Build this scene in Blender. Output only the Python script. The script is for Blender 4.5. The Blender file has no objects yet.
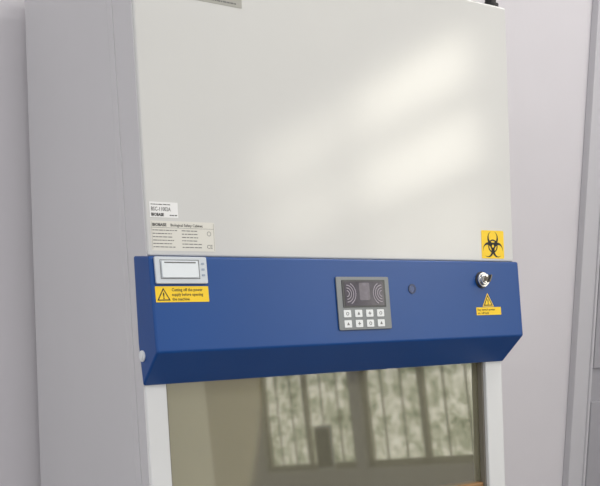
import bpy, bmesh, math, random
from mathutils import Matrix, Vector
random.seed(4)
scn=bpy.context.scene
scn.view_settings.view_transform='Standard'
W=1.10; T=.111; Z0=1.608; DEP=.734; YW=.784; XR=3.2

# ------------------------------------------------------------ materials
def srgb(r,g,b):
    f=lambda c:(c/255/12.92) if c/255<=.04045 else ((c/255+.055)/1.055)**2.4
    return (f(r),f(g),f(b),1)
def mat(name,col,rough=.5,metal=0,spec=.5,noise=.0,nscale=8,bump=0,bscale=300,emit=0,coat=0):
    m=bpy.data.materials.new(name);m.use_nodes=True
    nt=m.node_tree;N=nt.nodes;L=nt.links;b=N['Principled BSDF']
    b.inputs['Base Color'].default_value=col;b.inputs['Roughness'].default_value=rough
    b.inputs['Metallic'].default_value=metal;b.inputs['Specular IOR Level'].default_value=spec
    b.inputs['Coat Weight'].default_value=coat
    tc=N.new('ShaderNodeTexCoord')
    n=N.new('ShaderNodeTexNoise');n.inputs['Scale'].default_value=nscale;n.inputs['Detail'].default_value=4
    L.new(tc.outputs['Object'],n.inputs['Vector'])
    mx=N.new('ShaderNodeMixRGB');mx.blend_type='MULTIPLY'
    mx.inputs['Color1'].default_value=col
    rr=N.new('ShaderNodeMapRange');rr.inputs['To Min'].default_value=1-noise;rr.inputs['To Max'].default_value=1+noise*.3
    L.new(n.outputs['Fac'],rr.inputs['Value'])
    cb=N.new('ShaderNodeCombineXYZ')
    for i in range(3):L.new(rr.outputs[0],cb.inputs[i])
    mx.inputs['Fac'].default_value=1;L.new(cb.outputs[0],mx.inputs['Color2'])
    L.new(mx.outputs[0],b.inputs['Base Color'])
    if bump:
        n2=N.new('ShaderNodeTexNoise');n2.inputs['Scale'].default_value=bscale;L.new(tc.outputs['Object'],n2.inputs['Vector'])
        bp=N.new('ShaderNodeBump');bp.inputs['Strength'].default_value=bump;bp.inputs['Distance'].default_value=.002
        L.new(n2.outputs['Fac'],bp.inputs['Height']);L.new(bp.outputs[0],b.inputs['Normal'])
    if emit:
        b.inputs['Emission Color'].default_value=col;b.inputs['Emission Strength'].default_value=emit
    return m
M_white=mat('white_powder_coat',srgb(205,205,203),.155,noise=.05,nscale=3,bump=.03,bscale=5)
M_side=mat('grey_white_powder_coat',srgb(206,205,207),.45,noise=.08,nscale=2)
M_frame=mat('white_frame_paint',srgb(214,215,216),.4)
M_blue=mat('blue_powder_coat',srgb(8,70,140),.34,noise=.14,nscale=3,spec=.4)
M_black=mat('black_print',srgb(30,30,30),.6)
M_grey=mat('grey_print',srgb(105,105,105),.6)
M_yel=mat('yellow_vinyl',srgb(242,202,26),.45)
M_cream=mat('pale_label_stock',srgb(214,212,204),.5)
M_wsticker=mat('white_sticker',srgb(228,228,228),.5)
M_gsticker=mat('grey_beige_sticker',srgb(158,157,150),.5)
M_chrome=mat('chrome',srgb(205,205,205),.22,metal=1)
M_dkchrome=mat('dark_steel_collar',srgb(70,70,74),.3,metal=.8)
M_brass=mat('key_steel',srgb(110,104,92),.3,metal=1)
M_bezel=mat('grey_bezel',srgb(120,124,128),.4,metal=.3)
M_lcdf=mat('lcd_frame',srgb(44,46,54),.3)
M_btn=mat('white_button',srgb(225,228,230),.4)
M_prn=mat('printer_plastic',srgb(200,206,212),.4)
M_prn2=mat('printer_door',srgb(222,228,232),.35)
M_darkb=mat('dark_blue_plastic',srgb(8,40,88),.35)
M_rub=mat('black_rubber',srgb(22,22,24),.5)
M_steel=mat('stainless_steel',srgb(178,172,148),.45,metal=.2,noise=.25,nscale=3)
M_copper=mat('brown_handle_lacquer',srgb(150,112,72),.4)
M_wall=mat('pale_grey_wall_paint',srgb(218,215,219),.85,noise=.12,nscale=1.5,bump=.1,bscale=60)
M_ceil=mat('white_ceiling_paint',srgb(225,225,225),.9)
M_case=mat('door_casing_paint',srgb(198,197,201),.5)
M_door=mat('grey_door_paint',srgb(172,171,176),.5,noise=.05)
M_lamp=mat('added_lamp_diffuser',(1,1,1,1),.5,emit=2)
def floor_mat():
    m=bpy.data.materials.new('tile_floor');m.use_nodes=True;N=m.node_tree.nodes;L=m.node_tree.links
    b=N['Principled BSDF'];b.inputs['Roughness'].default_value=.35
    tc=N.new('ShaderNodeTexCoord');br=N.new('ShaderNodeTexBrick');br.offset=0
    br.inputs['Color1'].default_value=srgb(112,108,104);br.inputs['Color2'].default_value=srgb(118,114,109)
    br.inputs['Mortar'].default_value=srgb(80,78,76);br.inputs['Scale'].default_value=1
    br.inputs['Brick Width'].default_value=.6;br.inputs['Row Height'].default_value=.6;br.inputs['Mortar Size'].default_value=.004
    L.new(tc.outputs['Object'],br.inputs['Vector']);L.new(br.outputs['Color'],b.inputs['Base Color']);return m
M_floor=floor_mat()
M_lcd=mat('lcd_screen',srgb(70,66,82),.12,noise=.6,nscale=60)
M_lcdg=mat('lcd_painted_reflection',srgb(150,143,158),.3)
M_lcdc=mat('lcd_pale_reflection',srgb(118,112,126),.15,noise=.6,nscale=70)
def glass_mat():
    m=bpy.data.materials.new('tinted_sash_glass');m.use_nodes=True;N=m.node_tree.nodes;L=m.node_tree.links
    N.remove(N['Principled BSDF']);o=N['Material Output']
    t=N.new('ShaderNodeBsdfTransparent');t.inputs[0].default_value=(.90,.88,.72,1)
    g=N.new('ShaderNodeBsdfGlossy');g.inputs['Roughness'].default_value=.035;g.inputs['Color'].default_value=(1,.98,.91,1)
    df=N.new('ShaderNodeBsdfDiffuse');df.inputs[0].default_value=srgb(190,186,160)  # pale diffuse haze mixed in to brighten the dark glass
    m1=N.new('ShaderNodeMixShader');m1.inputs[0].default_value=.26
    L.new(t.outputs[0],m1.inputs[1]);L.new(df.outputs[0],m1.inputs[2])
    fr=N.new('ShaderNodeFresnel');fr.inputs['IOR'].default_value=1.9
    mx=N.new('ShaderNodeMixShader');L.new(fr.outputs[0],mx.inputs[0]);L.new(m1.outputs[0],mx.inputs[1]);L.new(g.outputs[0],mx.inputs[2])
    L.new(mx.outputs[0],o.inputs[0]);return m
M_glass=glass_mat()
def pane_mat(name,col,strength,pattern=False):
    m=bpy.data.materials.new(name);m.use_nodes=True;N=m.node_tree.nodes;L=m.node_tree.links
    N.remove(N['Principled BSDF']);o=N['Material Output'];e=N.new('ShaderNodeEmission')
    e.inputs[1].default_value=strength;L.new(e.outputs[0],o.inputs[0])
    tc=N.new('ShaderNodeTexCoord');n=N.new('ShaderNodeTexNoise');L.new(tc.outputs['Object'],n.inputs['Vector'])
    r=N.new('ShaderNodeValToRGB');L.new(r.outputs[0],e.inputs[0])
    if pattern:
        n.inputs['Scale'].default_value=10;n.inputs['Detail'].default_value=9;n.inputs['Roughness'].default_value=.68
        r.color_ramp.elements[0].position=.34;r.color_ramp.elements[0].color=(.16,.19,.12,1)
        r.color_ramp.elements[1].position=.60;r.color_ramp.elements[1].color=col
        q=r.color_ramp.elements.new(.47);q.color=(.50,.52,.40,1)
    else:
        n.inputs['Scale'].default_value=1.5
        r.color_ramp.elements[0].color=tuple(c*.8 for c in col[:3])+(1,);r.color_ramp.elements[1].color=col
    L.new(n.outputs['Fac'],r.inputs[0])
    return m

# ------------------------------------------------------------ mesh helpers
I=Matrix.Identity(4)
def link(o,parent=None):
    scn.collection.objects.link(o)
    return o
def finish(name,bm,mats,parent=None,M=I,bevel=0,seg=2,smooth=False):
    bmesh.ops.recalc_face_normals(bm,faces=bm.faces)
    me=bpy.data.meshes.new(name);bm.to_mesh(me);bm.free()
    for m in (mats if isinstance(mats,(list,tuple)) else [mats]):me.materials.append(m)
    if smooth:
        for p in me.polygons:p.use_smooth=True
    o=bpy.data.objects.new(name,me);link(o)
    o.matrix_world=M
    if parent is not None:
        o.parent=parent;o.matrix_parent_inverse=parent_inv[parent.name]
    parent_inv[o.name]=M.inverted()
    if bevel:
        b=o.modifiers.new('bevel','BEVEL');b.width=bevel;b.segments=seg;b.limit_method='ANGLE'
    return o
parent_inv={}
def box(bm,x0,x1,y0,y1,z0,z1,mi=0):
    v=[bm.verts.new(p) for p in [(x0,y0,z0),(x1,y0,z0),(x1,y1,z0),(x0,y1,z0),(x0,y0,z1),(x1,y0,z1),(x1,y1,z1),(x0,y1,z1)]]
    for f in [(0,3,2,1),(4,5,6,7),(0,1,5,4),(1,2,6,5),(2,3,7,6),(3,0,4,7)]:
        bm.faces.new([v[i] for i in f]).material_index=mi
def prismx(bm,prof,x0,x1,mi=0):   # prof list of (y,z)
    a=[bm.verts.new((x0,y,z)) for y,z in prof];b=[bm.verts.new((x1,y,z)) for y,z in prof];n=len(prof)
    bm.faces.new(a).material_index=mi;bm.faces.new(b[::-1]).material_index=mi
    for i in range(n):bm.faces.new([a[i],b[i],b[(i+1)%n],a[(i+1)%n]]).material_index=mi
def poly(bm,pts,w0,w1,mi=0):  # extruded polygon, local xy
    a=[bm.verts.new((x,y,w0)) for x,y in pts];b=[bm.verts.new((x,y,w1)) for x,y in pts];n=len(pts)
    bm.faces.new(a[::-1]).material_index=mi;bm.faces.new(b).material_index=mi
    for i in range(n):bm.faces.new([a[i],a[(i+1)%n],b[(i+1)%n],b[i]]).material_index=mi
def rrect(x0,x1,y0,y1,r,s=5):
    pts=[]
    for cx,cy,a0 in [(x1-r,y0+r,-90),(x1-r,y1-r,0),(x0+r,y1-r,90),(x0+r,y0+r,180)]:
        for i in range(s+1):
            a=math.radians(a0+90*i/s);pts.append((cx+r*math.cos(a),cy+r*math.sin(a)))
    return pts
def circ(cx,cy,r,n=32):return [(cx+r*math.cos(2*math.pi*i/n),cy+r*math.sin(2*math.pi*i/n)) for i in range(n)]
def ring(bm,cx,cy,r0,r1,w0,w1,a0=0,a1=360,n=32,mi=0):
    for i in range(n):
        A=math.radians(a0+(a1-a0)*i/n);B=math.radians(a0+(a1-a0)*(i+1)/n)
        poly(bm,[(cx+r0*math.cos(A),cy+r0*math.sin(A)),(cx+r1*math.cos(A),cy+r1*math.sin(A)),(cx+r1*math.cos(B),cy+r1*math.sin(B)),(cx+r0*math.cos(B),cy+r0*math.sin(B))],w0,w1,mi)
def add_text(bm,s,x,y,size,w,bold=.0,align='LEFT',sx=1):
    c=bpy.data.curves.new('lettering','FONT');c.body=s;c.size=size;c.align_x=align;c.offset=bold;c.extrude=.0001;c.resolution_u=2
    o=bpy.data.objects.new('lettering',c);scn.collection.objects.link(o)
    dg=bpy.context.evaluated_depsgraph_get();me=bpy.data.meshes.new_from_object(o.evaluated_get(dg))
    me.transform(Matrix.Translation((x,y,w))@Matrix.Diagonal((sx,1,1,1)))
    bm.from_mesh(me);bpy.data.objects.remove(o);bpy.data.meshes.remove(me)
def tube(name,pts,r,m,parent):
    c=bpy.data.curves.new(name,'CURVE');c.dimensions='3D';c.bevel_depth=r;c.bevel_resolution=4
    s=c.splines.new('BEZIER');s.bezier_points.add(len(pts)-1)
    for b,p in zip(s.bezier_points,pts):b.co=p;b.handle_left_type=b.handle_right_type='AUTO'
    o=bpy.data.objects.new(name,c);scn.collection.objects.link(o)
    dg=bpy.context.evaluated_depsgraph_get();me=bpy.data.meshes.new_from_object(o.evaluated_get(dg));bpy.data.objects.remove(o)
    me.materials.clear();me.materials.append(m)
    for p in me.polygons:p.use_smooth=True
    o=bpy.data.objects.new(name,me);link(o);o.parent=parent;o.matrix_parent_inverse=parent_inv[parent.name];parent_inv[o.name]=I
    return o
def frame(y0,z0,t):   # plane frame: X right, Y up the slope, Z outward
    n=math.sqrt(1+t*t)
    return Matrix(((1,0,0,0),(0,t/n,-1/n,y0),(0,1/n,t/n,z0),(0,0,0,1)))
TB=.171
FW=frame(0,Z0,T);FB=frame(-.012,Z0,TB)
kW=math.sqrt(1+T*T);kB=math.sqrt(1+TB*TB)
vw=lambda z:(z-Z0)*kW
vb=lambda z:(z-Z0)*kB

# ------------------------------------------------------------ cabinet
cab=bpy.data.objects.new('biosafety_cabinet',None);cab.location=(W/2,.4,0);scn.collection.objects.link(cab)
parent_inv[cab.name]=Matrix.Translation((-W/2,-.4,0))
cab['label']='tall white biosafety cabinet with blue control fascia and glass sash'
cab['category']='laboratory cabinet'
def P(name,bm,m,M=I,bevel=0,parent=cab,label=None,**k):
    o=finish(name,bm,m,parent,M,bevel,**k)
    if label:o['label']=label
    return o
ZT=2.285; ZB=.74
ys=lambda z:.13+(z-Z0)*T     # seam plane
yf=lambda z:.0257+(z-1.3295)*T
# side panels
for xa,xb in [(0.0,.025),(W-.025,W)]:
    bm=bmesh.new();prismx(bm,[(ys(ZB)+.0025,ZB),(DEP,ZB),(DEP,ZT),(ys(ZT)+.0025,ZT)],xa,xb)
    P('side_panel',bm,M_side,bevel=.003)
bm=bmesh.new();box(bm,.025,W-.025,DEP-.02,DEP,ZB,ZT);P('rear_panel',bm,M_side)
bm=bmesh.new();box(bm,.025,W-.025,ys(ZT)+.01,DEP-.02,ZT-.02,ZT-.001);P('top_panel',bm,M_side)
bm=bmesh.new();box(bm,.025,W-.025,ys(ZB)+.01,DEP-.02,ZB,ZB+.02);P('bottom_panel',bm,M_side)
# upper cover
bm=bmesh.new()
prismx(bm,[(0,Z0),(ys(Z0),Z0),(ys(ZT),ZT),((ZT-Z0)*T,ZT)],0.001,W-.001)
P('front_cover',bm,M_white,bevel=.005,seg=3)
# continuous side cheeks from roof to sill, with a folded flange strip behind each
for xa,xb in [(-.001,.004),(W-.004,W+.001)]:
    g=.030
    bm=bmesh.new();prismx(bm,[(yf(.75)+.003,.75),(ys(.75)-g,.75),(ys(ZT)-g,ZT-.004),((ZT-Z0)*T+.006,ZT-.004),(.006,Z0),(.03,1.45),(yf(1.33)+.003,1.33)],xa,xb)
    P('side_cheek',bm,M_side,bevel=.001)
    g-=.0035
    bm=bmesh.new();prismx(bm,[(ys(.75)-g,.75),(ys(.75),.75),(ys(ZT),ZT-.004),(ys(ZT)-g,ZT-.004)],xa,xb)
    P('flange_strip',bm,M_side,bevel=.001)
# blue fascia
bm=bmesh.new()
prismx(bm,[(-.012,1.608),(-.046,1.409),(.0257,1.3295),(.047,1.42),(.066,1.608)],-.004,W+.004)
fas=P('control_fascia',bm,M_blue,bevel=.005,seg=4,label='blue control fascia with bevelled lower lip')
# sash frame posts + sill
for xa,xb in [(.002,.053),(1.036,1.098)]:
    bm=bmesh.new();prismx(bm,[(yf(.80),.80),(ys(.80)-.002,.80),(ys(1.605)-.002,1.605),(.068,1.605),(.049,1.42),(yf(1.33)+.001,1.331)],xa,xb)
    P('sash_post',bm,M_frame,bevel=.003)
bm=bmesh.new();prismx(bm,[(yf(ZB),ZB),(ys(ZB),ZB),(ys(.90),.90),(yf(.90),.90)],.053,1.036)
P('front_sill',bm,M_frame,bevel=.004)
# glass sash with seal strips
g0=.97;g1=1.60
bm=bmesh.new();prismx(bm,[(yf(g0)+.030,g0),(yf(g0)+.036,g0),(yf(g1)+.036,g1),(yf(g1)+.030,g1)],.045,1.045)
sash=P('glass_sash',bm,M_glass,label='brown-tinted sliding glass sash')
M_seal=mat('grey_seal',srgb(120,115,105),.5)
for xa,xb in [(.053,.059),(1.030,1.036)]:
    bm=bmesh.new()
    prismx(bm,[(yf(.9)+.012,.9),(yf(.9)+.028,.9),(yf(1.45)+.028,1.45),(yf(1.45)+.012,1.45)],xa,xb)
    P('seal_strip',bm,M_seal)
bm=bmesh.new();prismx(bm,[(yf(g0)+.018,g0-.014),(yf(g0)+.044,g0-.014),(yf(g0)+.046,g0+.022),(yf(g0)+.020,g0+.022)],.06,1.03)
P('sash_handle',bm,M_copper,bevel=.003,label='brown lower rail of the sash')
# interior
bm=bmesh.new();box(bm,.055,1.035,.60,.61,.90,1.70);box(bm,.055,.062,.16,.60,.90,1.70);box(bm,1.028,1.035,.16,.60,.90,1.70);box(bm,.055,1.035,.14,.61,1.70,1.71)
P('interior_liner',bm,M_steel)
bm=bmesh.new();box(bm,.055,1.035,.10,.61,.885,.90);P('work_surface',bm,M_steel)
bm=bmesh.new();box(bm,.12,.97,.30,.36,1.655,1.69);P('added_interior_glow',bm,mat('chamber_fill_glow',srgb(255,246,218),.5,emit=4.0),label='added glowing bar that brightens the chamber')  # unseen glowing bar added to brighten the closed interior
# stand
bm=bmesh.new()
for x in (.02,W-.08):
    for y in (.10,DEP-.08):box(bm,x,x+.06,y,y+.06,0.0,ZB)
for y in (.115,DEP-.065):box(bm,.08,W-.08,y,y+.03,.15,.19)
for x in (.035,W-.065):box(bm,x,x+.03,.16,DEP-.08,.15,.19)
P('stand',bm,M_side,bevel=.003)

# --- end cap on fascia flank
Mx=Matrix(((0,0,-1,-.004),(-1,0,0,.0),(0,1,0,0),(0,0,0,1)))
bm=bmesh.new();poly(bm,circ(-.022,1.396,.0125),0,.004);poly(bm,circ(-.022,1.396,.009),.004,.006)
P('screw_cap',bm,M_btn,Mx,parent=fas,label='round white plastic screw cap',bevel=.001)

# --- printer
def plate(name,pts,h,m,M,parent,w0=.0003,bevel=0,label=None):
    bm=bmesh.new();poly(bm,pts,w0,w0+h);return P(name,bm,m,M,bevel,parent,label=label)
pr=plate('thermal_printer',rrect(.006,.128,vb(1.5505),vb(1.6065),.003),.006,M_prn,FB,fas,bevel=.001,label='pale grey panel printer')
bm=bmesh.new();x0,x1,y0,y1=.017,.109,vb(1.560),vb(1.600)
for a in [(x0,x1,y0,y0+.0012),(x0,x1,y1-.0012,y1),(x0,x0+.0012,y0,y1),(x1-.0012,x1,y0,y1)]:
    poly(bm,[(a[0],a[2]),(a[1],a[2]),(a[1],a[3]),(a[0],a[3])],.006,.0068)
P('slot_outline',bm,M_grey,FB,parent=pr)
plate('printer_door',rrect(.020,.106,vb(1.5625),vb(1.5975),.003),.003,M_prn2,FB,pr,w0=.0063,bevel=.0008)
plate('paper_strip',rrect(.026,.100,vb(1.5925),vb(1.5950),.001),.0008,M_grey,FB,pr,w0=.0090)
M_fb=mat('blue_grey_key',srgb(150,163,180),.4)
for z in (1.592,1.580,1.568):
    bm=bmesh.new();poly(bm,rrect(.1145,.1215,vb(z)-.0022,vb(z)+.0022,.001),.006,.0072)
    P('feed_button',bm,M_fb,FB,parent=pr)

# --- control panel
cp=plate('control_panel',rrect(.472,.633,vb(1.4405),vb(1.566),.004),.004,M_bezel,FB,fas,bevel=.001,label='grey membrane control panel with screen')
plate('screen_frame',rrect(.488,.619,vb(1.4935),vb(1.5585),.002),.0016,M_lcdf,FB,cp,w0=.004)
sc=plate('screen',rrect(.494,.613,vb(1.4975),vb(1.5545),.001),.0006,M_lcd,FB,cp,w0=.0056,label='dark screen with pale curved reflections painted on')
cy=vb(1.526)
for sx_,cx in [(1,.500),(-1,.607)]:  # painted arcs stand for fan-shaped reflections in the screen
    bm=bmesh.new()
    for r0 in (.006,.0125,.019,.0255):
        h_=math.degrees(math.asin(min(1,.0265/(r0+.004))))
        a=(-h_,h_) if sx_==1 else (180-h_,180+h_)
        ring(bm,cx,cy,r0,r0+.0022,.0066,.0068,a[0],a[1],n=18)
    P('painted_fan_reflection',bm,M_lcdg,FB,parent=cp)
plate('screen_pale_reflection',rrect(.538,.570,cy-.016,cy+.026,.004),.0002,M_lcdc,FB,cp,w0=.0062)  # reflection in the screen centre, painted as a paler patch
for j,z in enumerate((1.479,1.455)):
    for i in range(4):
        x=.498+i*.0338;bm=bmesh.new();poly(bm,rrect(x-.011,x+.011,vb(z)-.0088,vb(z)+.0088,.002),.004,.0056)
        b=P('key_button',bm,M_btn,FB,parent=cp,bevel=.0005)
        bm=bmesh.new();y=vb(z)
        if (i+j)%3==0: ring(bm,x,y,.0028,.0042,.0057,.0060,n=12)
        elif (i+j)%3==1: poly(bm,[(x-.004,y-.003),(x+.004,y-.003),(x,y+.004)],.0057,.0060)
        else:
            poly(bm,[(x-.004,y-.001),(x-.001,y-.001),(x-.001,y-.004),(x+.001,y-.004),(x+.001,y-.001),(x+.004,y-.001),(x+.004,y+.001),(x+.001,y+.001),(x+.001,y+.004),(x-.001,y+.004),(x-.001,y+.001),(x-.004,y+.001)],.0057,.0060)
        P('key_symbol',bm,M_grey,FB,parent=cp)
# round sensor
sy=vb(1.537)
bm=bmesh.new();ring(bm,.711,sy,.0085,.0125,.0,.0018)
sn=P('sensor_ring',bm,M_darkb,FB,parent=fas,label='small round dark blue sensor')
plate('sensor_lens',circ(.711,sy,.0085),.0008,mat('sensor_lens',srgb(16,54,112),.25),FB,fas)

# --- key lock and key
lx,ly=.957,vb(1.559)
bm=bmesh.new();poly(bm,circ(lx,ly,.0225),0,.003)
plk=P('lock_collar',bm,M_dkchrome,FB,parent=fas,bevel=.001)
bm=bmesh.new();poly(bm,circ(lx,ly,.0195),.003,.010);poly(bm,circ(lx,ly,.0155),.010,.017);poly(bm,circ(lx,ly,.0110),.017,.019)
lock=P('key_lock',bm,M_chrome,FB,parent=fas,bevel=.0015,label='chrome key switch with its key turned in it')
bm=bmesh.new();c_,s_=math.cos(math.radians(-25)),math.sin(math.radians(-25))
rt=lambda pts:[(lx+x*c_-y*s_,ly+x*s_+y*c_) for x,y in pts]
poly(bm,rt([(-.0014,-.006),(.0014,-.006),(.0014,.006),(-.0014,.006)]),.019,.024)
poly(bm,rt([(-.0018,-.010),(.0018,-.010),(.0018,.010),(-.0018,.010)]),.024,.036)
P('key',bm,M_brass,FB,parent=lock,bevel=.0005)

# --- stickers
def triangle_sign(bmK,bmY,cx,cy,s,w):
    h=s*.866
    poly(bmK,[(cx-s/2,cy-h/3),(cx+s/2,cy-h/3),(cx,cy+2*h/3)],w,w+.0002)
    k=.74;s2=s*k;h2=h*k
    poly(bmY,[(cx-s2/2,cy-h2/3),(cx+s2/2,cy-h2/3),(cx,cy+2*h2/3)],w+.0002,w+.0003)
def bars(bm,x0,x1,y,h,w,n):
    x=x0
    while x<x1-.002:
        l=random.uniform(.003,.010);l=min(l,x1-x)
        poly(bm,[(x,y),(x+l,y),(x+l,y+h),(x,y+h)],w,w+.0001);x+=l+random.uniform(.001,.002)
y0,y1=vb(1.5125),vb(1.5455)
st=plate('caution_sticker',rrect(.004,.130,y0,y1,.001),.0004,M_yel,FB,fas,label='yellow caution sticker with warning triangle')
k=bmesh.new();yy=bmesh.new();triangle_sign(k,yy,.0225,y0+.0125,.031,.0008)
add_text(k,'!',.0225,y0+.0075,.018,.0012,bold=.0006,align='CENTER')
for i,s in enumerate(['Cutting off the power','supply before opening','the machine']):
    add_text(k,s,.042,y1-.0105-i*.0098,.0092,.0009,bold=.00008,sx=.90)
P('sticker_print',k,M_black,FB,parent=st);P('triangle_fill',yy,M_yel,FB,parent=st)
cx,cy=.975,vb(1.501)
bm=bmesh.new();s=.042;h=s*.866;poly(bm,[(cx-s/2,cy-h/3),(cx+s/2,cy-h/3),(cx,cy+2*h/3)],.0003,.0006)
st=P('warning_triangle',bm,M_yel,FB,parent=fas,label='small yellow warning triangle sticker')
k=bmesh.new();yy=bmesh.new();triangle_sign(k,yy,cx,cy,.033,.0007);add_text(k,'!',cx,cy-.006,.019,.0011,bold=.0006,align='CENTER')
P('sticker_print',k,M_black,FB,parent=st);P('triangle_fill',yy,M_yel,FB,parent=st)
y0,y1=vb(1.467),vb(1.4875)
st=plate('notice_sticker',rrect(.930,1.022,y0,y1,.001),.0004,M_yel,FB,fas,label='narrow yellow notice sticker')
k=bmesh.new()
add_text(k,'Key switch power',.934,y1-.0090,.0084,.0009,bold=.00005,sx=1.05);add_text(k,'on / off lock',.934,y0+.003,.0084,.0009,bold=.00005)
P('sticker_print',k,M_black,FB,parent=st)
cover=[o for o in scn.objects if o.name=='front_cover'][0]
# biohazard
bx0,bx1,by0,by1=.977,1.062,vb(1.616),vb(1.690)
st=plate('biohazard_sticker',rrect(bx0,bx1,by0,by1,.004),.0004,M_yel,FW,cover,label='yellow sticker with black biohazard symbol')
k=bmesh.new();u=.00140;c=Vector(((bx0+bx1)/2,(by0+by1)/2-.0042,0))
for q in range(3):
    ang=math.radians(90+120*q);n=28
    for i in range(n):
        def cr(f):
            th=math.radians(-154+308*f)
            ox=14.2-14.4*math.cos(th);oy=14.4*math.sin(th)
            ix=17.6-11.0*math.cos(th);iy=11.0*math.sin(th)
            r=lambda x,y:(c.x+u*(x*math.cos(ang)-y*math.sin(ang)),c.y+u*(x*math.sin(ang)+y*math.cos(ang)))
            return r(ox,oy),r(ix,iy)
        o0,i0=cr(i/n);o1,i1=cr((i+1)/n);poly(k,[o0,o1,i1,i0],.0008,.0009)
    ring(k,c.x,c.y,u*10,u*12.8,.0008,.0009,a0=math.degrees(ang)-40,a1=math.degrees(ang)+40,n=10)
P('biohazard_symbol',k,M_black,FW,parent=st)
plate('symbol_centre',circ(c.x,c.y,u*2.8,16),.0001,M_yel,FW,st,w0=.0010)
# white serial sticker
y0,y1=vw(1.6885),vw(1.7205)
st=plate('serial_sticker',rrect(.010,.076,y0,y1,.001),.0003,M_wsticker,FW,cover,label='white serial number sticker')
k=bmesh.new();bars(k,.013,.060,y1-.006,.0016,.0007,5);add_text(k,'BSC-11002A',.013,y1-.0185,.0115,.0007,bold=.0001,sx=.76)
add_text(k,'BIOBASE',.013,y0+.003,.0085,.0007,bold=.0004,sx=.9);bars(k,.056,.073,y0+.004,.0020,.0007,3)
P('sticker_print',k,M_black,FW,parent=st)
# rating label
y0,y1=vw(1.6195),vw(1.6815)
st=plate('rating_label',rrect(.010,.162,y0,y1,.0015),.0003,M_cream,FW,cover,label='pale rating label with rows of small print')
k=bmesh.new();add_text(k,'BIOBASE',.014,y1-.0110,.0085,.0007,bold=.0003)
add_text(k,'Biological Safety Cabinet',.056,y1-.0110,.0082,.0007,bold=.0001,sx=.95)
P('label_heading',k,M_black,FW,parent=st)
k=bmesh.new()
for i in range(6):
    yl=y1-.0205-i*.0070;bars(k,.014,random.uniform(.055,.075),yl,.0018,.0007,4);bars(k,.082,random.uniform(.115,.135),yl,.0018,.0007,4)
for yl in (y1-.0145,):poly(k,[(.012,yl),(.160,yl),(.160,yl+.0006),(.012,yl+.0006)],.0007,.0008)
for xx in (.012,.1597):poly(k,[(xx,y0+.002),(xx+.0005,y0+.002),(xx+.0005,y1-.002),(xx,y1-.002)],.0007,.0008)
ring(k,.148,y0+.038,.004,.005,.0007,.0008,n=14);add_text(k,'CE',.141,y0+.006,.012,.0007)
P('label_rows',k,M_grey,FW,parent=st)
# upper label
st=plate('upper_label',rrect(.04,.262,vw(2.149),vw(2.195),.002),.0004,M_gsticker,FW,cover,label='grey beige paper label')
k=bmesh.new();bars(k,.05,.25,vw(2.149)+.006,.003,.0008,9);bars(k,.05,.25,vw(2.149)+.018,.003,.0008,9)
P('sticker_print',k,M_grey,FW,parent=st)
# black cable gland on the roof
gx,gy=1.068,.103
bm=bmesh.new();Mt=Matrix.Translation((gx,gy,ZT-.001));poly(bm,circ(0,0,.022),0,.012);poly(bm,circ(0,0,.016,6),.012,.028);poly(bm,circ(0,0,.012),.028,.04)
gl=P('cable_gland',bm,M_rub,Mt,bevel=.002,label='black rubber cable gland')
tube('power_cable',[(gx,gy,ZT+.035),(gx-.02,gy+.02,ZT+.08),(.96,.3,ZT+.12),(.9,.6,ZT+.25),(.9,.73,ZT+.6)],.009,M_rub,gl)

# ------------------------------------------------------------ room
def S(name,bm,m,bevel=0):
    o=finish(name,bm,m,None,I,bevel);o['kind']='structure';return o
XL=-2.6;YF=-5.6;H=3.8
bm=bmesh.new();box(bm,XL,XR,YF,YW,-.1,0);S('floor',bm,M_floor)
bm=bmesh.new();box(bm,XL,XR+.2,YF,YW+.2,H,H+.1);S('ceiling',bm,M_ceil)
dx0,dx1,dh=2.42,3.14,2.95
bm=bmesh.new();box(bm,XL,dx0,YW,YW+.2,0,H);box(bm,dx0,dx1,YW,YW+.2,dh,H);box(bm,dx1,XR+.2,YW,YW+.2,0,H);S('wall_back',bm,M_wall)
bm=bmesh.new()
box(bm,dx0-.10,dx0+.0,YW-.035,YW,0,dh+.09);box(bm,dx0+.0,dx0+.02,YW-.005,YW+.08,0,dh)
box(bm,dx0-.012,dx0+.0,YW-.045,YW-.03,0,dh)
box(bm,dx0,dx1,YW-.03,YW,dh,dh+.09);box(bm,dx1-.02,dx1+.045,YW-.03,YW+.08,0,dh)
S('trim_1',bm,M_case,bevel=.004)
bm=bmesh.new();box(bm,dx0+.028,dx1-.025,YW+.055,YW+.095,.01,dh-.01)
for z0_,z1_ in [(.2,1.0),(1.15,2.2),(2.3,2.8)]:
    box(bm,dx0+.12,dx1-.12,YW+.043,YW+.06,z0_,z1_)
S('door_1',bm,M_door,bevel=.004)
wins=[(-4.68,-3.42,.88,3.56),(-3.31,-2.05,.88,3.56)]
bm=bmesh.new();x0,x1=XR,XR+.2
box(bm,x0,x1,YF,wins[0][0],0,H);box(bm,x0,x1,wins[0][1],wins[1][0],0,H);box(bm,x0,x1,wins[1][1],YW,0,H)
for w in wins:box(bm,x0,x1,w[0],w[1],0,w[2]);box(bm,x0,x1,w[0],w[1],w[3],H)
S('wall_right',bm,M_wall)
M_wf=mat('warm_grey_window_frame',srgb(165,161,146),.5)
K=[(7.5,6.2,3.4),(10.0,9.5,5.2)]
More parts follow.
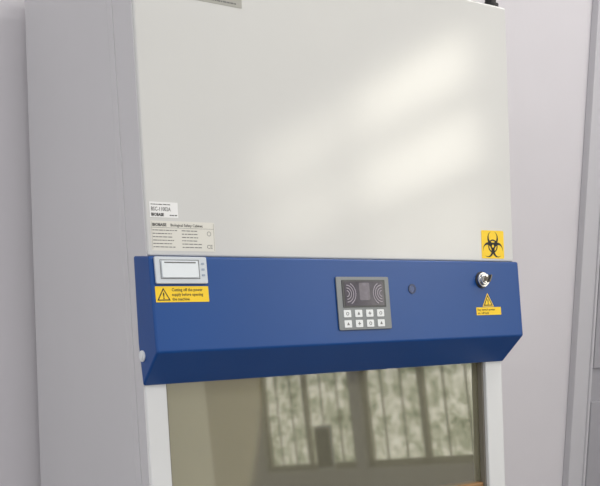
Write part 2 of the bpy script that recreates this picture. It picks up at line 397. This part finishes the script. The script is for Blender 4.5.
for i,w in enumerate(wins):
    bm=bmesh.new();f=.05;x0,x1=XR+.03,XR+.09
    box(bm,x0,x1,w[0],w[0]+f,w[2],w[3]);box(bm,x0,x1,w[1]-f,w[1],w[2],w[3]);box(bm,x0,x1,w[0],w[1],w[2],w[2]+f);box(bm,x0,x1,w[0],w[1],w[3]-f,w[3])
    box(bm,x0,x1,w[0],w[1],3.03,3.18);box(bm,x0,x1,w[0],w[1],2.56,2.68)
    ym=(w[0]+w[1])/2;box(bm,x0,x1,ym-.025,ym+.025,w[2],2.6)
    for q in range(1,6):
        if q!=3:
            yy_=w[0]+(w[1]-w[0])*q/6;box(bm,x0+.01,x0+.02,yy_-.006,yy_+.006,w[2],2.6)
    xp=XR+.06
    for za,zb_,mi in [(w[2]+f,2.15,1),(2.15,2.56,4),(2.68,3.03,2),(3.18,w[3]-f,3)]:
        vs=[bm.verts.new(q) for q in [(xp,w[0]+f,za),(xp,w[1]-f,za),(xp,w[1]-f,zb_),(xp,w[0]+f,zb_)]]
        bm.faces.new(vs).material_index=mi
    S('window_%d'%(i+1),bm,[M_wf,pane_mat('foliage_view',(1,.98,.88,1),4.4,True),pane_mat('sky_view_lower',(1,.95,.81,1),K[i][1]),pane_mat('sky_view_upper',(1,.95,.81,1),K[i][0]),pane_mat('sky_view_haze',(1,.95,.81,1),K[i][2])])
# small dark framed panel on the window ledge, added for a dark reflection in the sash
e=bpy.data.objects.new('added_dark_panel',None);e.location=(XR+.015,-3.82,.88);scn.collection.objects.link(e);parent_inv[e.name]=Matrix.Translation((-XR-.015,3.82,-.88))
e['label']='dark panel with a pale rim, added for its reflection';e['category']='panel'
bm=bmesh.new();box(bm,XR+.006,XR+.024,-3.93,-3.71,.881,1.22);P('rim',bm,M_btn,parent=e,bevel=.003)
bm=bmesh.new();box(bm,XR+.002,XR+.007,-3.915,-3.725,.90,1.20);P('screen',bm,M_rub,parent=e)  # plain dark face of the added panel

for n_,(x,y,en) in enumerate([(-.9,-2.0,22),(1.3,-2.0,26),(2.25,-.55,20)]):  # unseen lamps added for room light; the last brightens the wall at right
    e=bpy.data.objects.new('added_ceiling_lamp',None);e.location=(x,y,H);scn.collection.objects.link(e);parent_inv[e.name]=Matrix.Translation((-x,-y,-H))
    e['label']='added ceiling lamp out of view, lighting the room';e['category']='ceiling lamp';e['group']='added lamps'
    bm=bmesh.new();box(bm,x-.6,x+.6,y-.1,y+.1,H-.06,H);P('added_lamp_housing',bm,M_case,parent=e,bevel=.004)
    bm=bmesh.new();box(bm,x-.58,x+.58,y-.08,y+.08,H-.075,H-.06);P('added_lamp_diffuser',bm,M_lamp,parent=e)
    ld=bpy.data.lights.new('added_lamp_light','AREA');ld.shape='RECTANGLE';ld.size=1.15;ld.size_y=.16;ld.energy=en;ld.color=(1,.98,.95)
    lo=bpy.data.objects.new('added_lamp_light',ld);lo.location=(x,y,H-.08);scn.collection.objects.link(lo)
    lo.parent=e;lo.matrix_parent_inverse=parent_inv[e.name]

# world
w=bpy.data.worlds.new('world');scn.world=w;w.use_nodes=True
bg=w.node_tree.nodes['Background'];bg.inputs[0].default_value=(.975,.97,.99,1);bg.inputs[1].default_value=.96

# ------------------------------------------------------------ camera
y,p,r,f,ppy=.6014,-.1662,.0139,920.8,416.4
F=Vector((math.sin(y)*math.cos(p),math.cos(y)*math.cos(p),math.sin(p)))
R=Vector((math.cos(y),-math.sin(y),0));U=R.cross(F)
R,U=R*math.cos(r)+U*math.sin(r),-R*math.sin(r)+U*math.cos(r)
cd=bpy.data.cameras.new('camera');co=bpy.data.objects.new('camera',cd);scn.collection.objects.link(co)
co.matrix_world=Matrix(((R.x,U.x,-F.x,-.8397),(R.y,U.y,-F.y,-1.7945),(R.z,U.z,-F.z,1.6),(0,0,0,1)))
cd.sensor_width=36;cd.lens=36*f/600;cd.shift_y=(ppy-243)/600;cd.clip_start=.01
scn.camera=co
